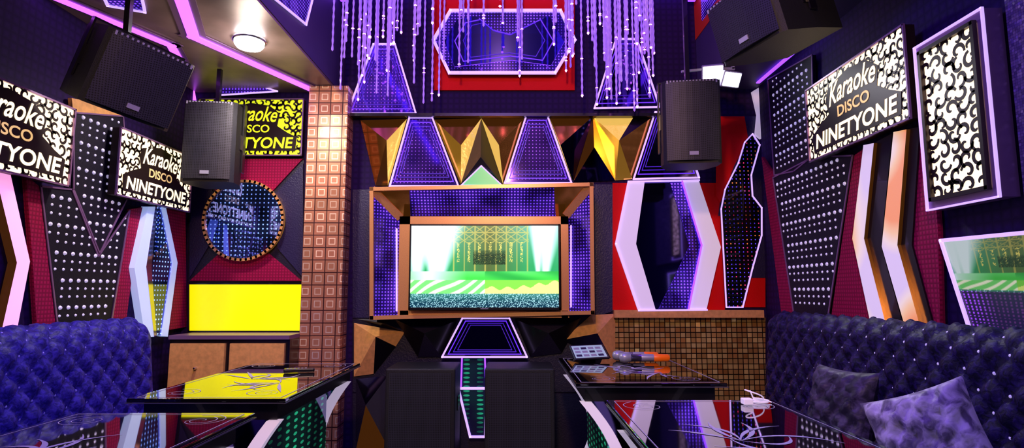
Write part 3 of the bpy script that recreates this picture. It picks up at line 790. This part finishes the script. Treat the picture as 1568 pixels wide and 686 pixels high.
# ---------------------------------------------------------------- tables
def bez(p0,p1,p2,p3,t): return p0*(1-t)**3+p1*3*t*(1-t)**2+p2*3*t*t*(1-t)+p3*t**3
def table(name,x0,x1,y0,y1,seed=0,z=.78):
    rnd=random.Random(seed); k=MB()
    k.rbox((x0,y0,z-.016),(x1,y1,z),.004,GLASS)
    zb=z-.017
    k.outline([V((x0+.002,y0+.002,zb)),V((x1-.002,y0+.002,zb)),V((x1-.002,y1-.002,zb)),V((x0+.002,y1-.002,zb))],(0,0,-1),.012,.004,EDGE)
    k.box((x0+.05,y0+.05,z-.10),(x1-.05,y1-.05,z-.018),BLACK)
    cx=(x0+x1)/2; W=(x1-x0)/2-.05
    for ya in (y0+.07,y1-.11):
        L=[];N=14
        for i in range(N+1):
            t=i/N; zz=(z-.10)*(1-t)+.05*t
            ww=W*(.55+.45*(2*abs(t-.55))**1.7)
            L.append((ww,zz))
        for sg in (-1,1):
            outer=[V((cx+sg*ww,ya,zz)) for ww,zz in L]; inner=[V((cx+sg*(ww-.06),ya,zz)) for ww,zz in L]
            for i in range(N):
                k.prism([outer[i],outer[i+1],inner[i+1],inner[i]],(0,-1,0),-.05,WHITE)
        k.prism([V((cx+(ww-.06),ya+.03,zz)) for ww,zz in L]+[V((cx-(ww-.06),ya+.03,zz)) for ww,zz in L[::-1]],(0,-1,0),.015,DMIR)
    for sg in (-1,1):
        k.prism([V((cx+sg*W*.62,y0+.15,.05)),V((cx+sg*W*.62,y1-.15,.05)),V((cx+sg*W*.62,y1-.15,z-.1)),V((cx+sg*W*.62,y0+.15,z-.1))],(sg,0,0),.02,DOTG)
    k.box((x0+.04,y0+.04,0),(x1-.04,y1-.04,.05),BLACK)
    zz=z+.0012
    k.outline([V((x0+.03,y0+.03,zz)),V((x1-.03,y0+.03,zz)),V((x1-.03,y1-.03,zz)),V((x0+.03,y1-.03,zz))],(0,0,1),.003,.0006,ETCH)
    for (rx,ry,base) in ((cx-.05,y1-(y1-y0)*.55,1.2),(cx+.15,y0+(y1-y0)*.35,3.8)):
        for i in range(7):
            an=base+(-1+2*i/6)*1.3; L=rnd.uniform(.18,.32); cv=rnd.uniform(-.12,.12)
            d=V((math.cos(an),math.sin(an),0)); s=V((-d.y,d.x,0)); p=V((rx,ry,zz))
            pts=[bez(p,p+d*L*.35+s*cv,p+d*L*.7+s*cv,p+d*L,t/10) for t in range(11)]
            if any(q.x<x0+.04 or q.x>x1-.04 or q.y<y0+.04 or q.y>y1-.04 for q in pts): continue
            k.ribbon(pts,[.002+.016*math.sin(math.pi*t/10)**1.5 for t in range(11)],UP,ETCH)
    for (qx,qy,sg) in ((x0+.14,y1-.14,1),(x1-.14,y1-.14,-1),(x1-.15,y0+.16,1),(x0+.15,y0+.16,-1)):
        for sc2 in (1,.6):
            pts=[];ws=[]
            for t in range(22):
                q=t/21; r=.10*sc2*(1-.85*q); an=sg*q*8+sc2*2; pts.append(V((qx+r*math.cos(an),qy+r*math.sin(an),zz))); ws.append(.003*(1.3-q))
            k.ribbon(pts,ws,UP,ETCH)
    return k.build(name)
table('coffee_table',.33,1.11,3.1,4.26,1)
table('coffee_table',.41,1.14,1.35,2.63,2)
table('coffee_table',-1.70,-1.0,2.66,3.95,3)
table('coffee_table',-1.70,-1.0,1.2,2.36,4)

# ---------------------------------------------------------------- table things
z=.782
def mic(y,x,rot,s):
    k=MB(); ax=V((math.cos(rot),math.sin(rot),0)); b=V((x,y,z+.030*s+.002))
    S=lambda P:[(r*s,h*s) for r,h in P]
    k.lathe(S([(.006,-.006),(.022,0),(.030,.02),(.030,.042),(.023,.06)]),b,ax,GREY,16)
    k.lathe(S([(.024,.06),(.022,.07),(.020,.12)]),b,ax,SILV,16)
    k.lathe(S([(.020,.12),(.021,.125),(.020,.19)]),b,ax,GREY,16)
    k.lathe(S([(.020,.19),(.022,.195),(.020,.27),(.012,.28)]),b,ax,ORNG,16)
    k.build('microphone')
mic(3.94,.71,-.05,1.15); mic(4.08,.69,.03,1.1)
k=MB(); k.M=Matrix.Translation(V((.53,4.12,z+.052)))@Matrix.Rotation(math.radians(22),4,'X')@Matrix.Rotation(.1,4,'Z')
k.rbox((-.12,-.10,-.006),(.12,.10,.006),.004,BLACK)
TS=mat('tablet_screen',c(120,130,150),.2,emit=c(150,165,190),strength=.7)
k.box((-.108,-.085,.006),(.108,.085,.0072),TS)
for i in range(4):
    for j in range(3): k.box((-.098+i*.05,-.07+j*.05,.0072),(-.06+i*.05,-.04+j*.05,.0076),GREY if (i+j)%3 else PADB)
k.M=Matrix.Identity(4); k.box((.48,4.17,z),(.58,4.19,z+.07),BLACK)
k.build('tablet_computer')
k=MB(); k.M=Matrix.Translation(V((-1.24,3.5,z+.012)))@Matrix.Rotation(.3,4,'Z')
k.rbox((-.085,-.025,-.011),(.085,.025,.011),.006,BLACK)
for i in range(6):
    for j in range(2): k.box((-.07+i*.02,-.014+j*.016,.0105),(-.058+i*.02,-.004+j*.016,.0125),GREY)
k.build('remote_control')
k=MB()
pts=[];N=70
for t in range(N+1):
    q=t/N; an=q*6.28*3.2; r=.045-.008*math.sin(q*9)
    pts.append(V((1.05+r*math.cos(an)-.03*q,2.55+.03*math.sin(an),z+.004+.012*q+ (.04*max(0,math.sin(an*.5)) if q>.7 else 0))))
for i in range(N):
    d=(pts[i+1]-pts[i]); k.lathe([(.0028,0),(.0028,d.length*1.1)],pts[i],d,WHITE,6)
k.rbox((.96,2.50,z+.001),(1.0,2.54,z+.025),.004,WHITE)
k.build('charging_cable')

# ---------------------------------------------------------------- hanging crystal rods
k=MB(); rr=random.Random(11)
for i in range(104):
    side=rr.random()
    if side<.40: x=rr.uniform(-1.36,-.55)
    elif side<.80: x=rr.uniform(.45,1.18)
    else: x=rr.uniform(-.5,.45)
    y=rr.uniform(4.35,4.7) if x>.95 else rr.uniform(3.9,4.7)
    zb=rr.uniform(2.72,3.40) if abs(x)>.5 else rr.uniform(3.02,3.5)
    L=3.86-zb; prof=[]; n=int(L/.03)
    for q in range(n+1): prof.append((.0055 if q%2 else .0095,L*q/n))
    k.lathe(prof,V((x,y,zb)),UP,STR,6,False)
    k.lathe([(.001,-.02),(.010,-.008),(.008,.0)],V((x,y,zb)),UP,STRP if rr.random()<.4 else STR,6)
    for q in range(rr.randint(0,2)):
        zz=rr.uniform(zb,3.4); k.lathe([(.003,-.008),(.0125,0),(.003,.008)],V((x,y,zz)),UP,STRP,6)
k.box((-1.40,3.85,3.86),(1.0,4.78,3.895),CHROME); k.box((1.0,4.32,3.86),(1.25,4.78,3.895),CHROME)
k.build('crystal_rod_chandelier')

# ---------------------------------------------------------------- lamps
dl=onZ(382,62,2.945)
k=MB(); k.lathe([(.11,0),(.11,.008),(.10,.012)],dl,(0,0,-1),CHROME,28); k.lathe([(.098,.0),(.095,.03),(.08,.05),(.02,.06)],dl,(0,0,-1),LAMPW,28); k.build('ceiling_downlight')
fl=onY(1106,112,4.25)
root=bpy.data.objects.new('floodlight',None); bpy.context.collection.objects.link(root)
for dx,dz in ((-.07,.0),(.07,-.05)):
    k=MB(); k.M=Matrix.Translation(fl+V((dx,0,dz)))@Matrix.Rotation(-.25 if dx<0 else .3,4,'Z')@Matrix.Rotation(.5,4,'X')
    k.rbox((-.08,0,-.06),(.08,.05,.06),.01,GREY); k.box((-.068,-.004,-.048),(.068,.002,.048),LAMPW)
    for i in range(5): k.box((-.06+i*.027,.05,-.04),(-.055+i*.027,.07,.04),GREY)
    k.M=Matrix.Identity(4)
    k.build('lamp_head',root)
k=MB(); k.bar(fl+V((-.1,.03,.04)),fl+V((.1,.03,.04)),(0,-1,0),.02,.02,GREY); k.bar(fl+V((.09,.03,.04)),V((1.66,4.28,2.975)),(0,-1,0),.02,.02,GREY)
k.bar(fl+V((-.1,.03,.04)),fl+V((-.30,.03,.02)),(0,-1,0),.015,.02,GREY); k.build('bracket',root)

def light(name,type,loc,energy,col,rot=(0,0,0),size=.3,sizey=None,spot=None,blend=.6):
    l=bpy.data.lights.new(name,type); l.energy=energy; l.color=col[:3]
    if type=='AREA':
        l.size=size
        if sizey: l.shape='RECTANGLE'; l.size_y=sizey
    else: l.shadow_soft_size=size
    if spot: l.spot_size=spot; l.spot_blend=blend
    o=bpy.data.objects.new(name,l); o.location=loc; o.rotation_euler=rot; bpy.context.collection.objects.link(o); return o
light('downlight_beam','SPOT',dl+V((0,0,-.08)),90,c(255,240,225),size=.07,spot=2.7)
light('downlight_spill','POINT',dl+V((0,0,-.24)),8,c(255,232,215),size=.09)
light('flood_beam','SPOT',fl+V((-.0,-.12,-.05)),75,c(240,238,250),rot=(math.radians(50),0,math.radians(150)),size=.08,spot=1.8)
light('violet_fill','AREA',(-.2,2.2,3.82),70,c(120,70,255),size=.8,sizey=.8)  # added violet fill lamp, out of view above
light('rear_soft_fill','AREA',(-.2,-.4,2.9),26,c(215,195,255),rot=(math.radians(28),0,0),size=1.4,sizey=.5)  # added soft fill behind the camera for sofas and walls
light('rear_warm_fill','SPOT',(-.2,-.2,3.2),330,c(255,198,148),rot=(math.radians(74),0,0),size=.12,spot=1.4)  # added warm fill behind the camera, aimed at the back wall
light('green_spot','SPOT',(0,1.0,3.6),40,c(20,255,120),rot=(math.radians(44),0,0),size=.03,spot=.5)  # narrow green spot aimed at the floor by the back wall

w=bpy.data.worlds.new('World'); bpy.context.scene.world=w; w.use_nodes=True
w.node_tree.nodes['Background'].inputs[0].default_value=c(60,30,120); w.node_tree.nodes['Background'].inputs[1].default_value=.1

cam=bpy.data.cameras.new('Camera'); cam.sensor_width=36; cam.sensor_fit='HORIZONTAL'; cam.lens=36*900/1568; cam.clip_start=.02
co=bpy.data.objects.new('Camera',cam); co.location=EYE; co.rotation_euler=(math.pi/2+TH,0,0); bpy.context.collection.objects.link(co)
bpy.context.scene.camera=co
try: bpy.context.scene.view_settings.view_transform='Standard'
except Exception: pass
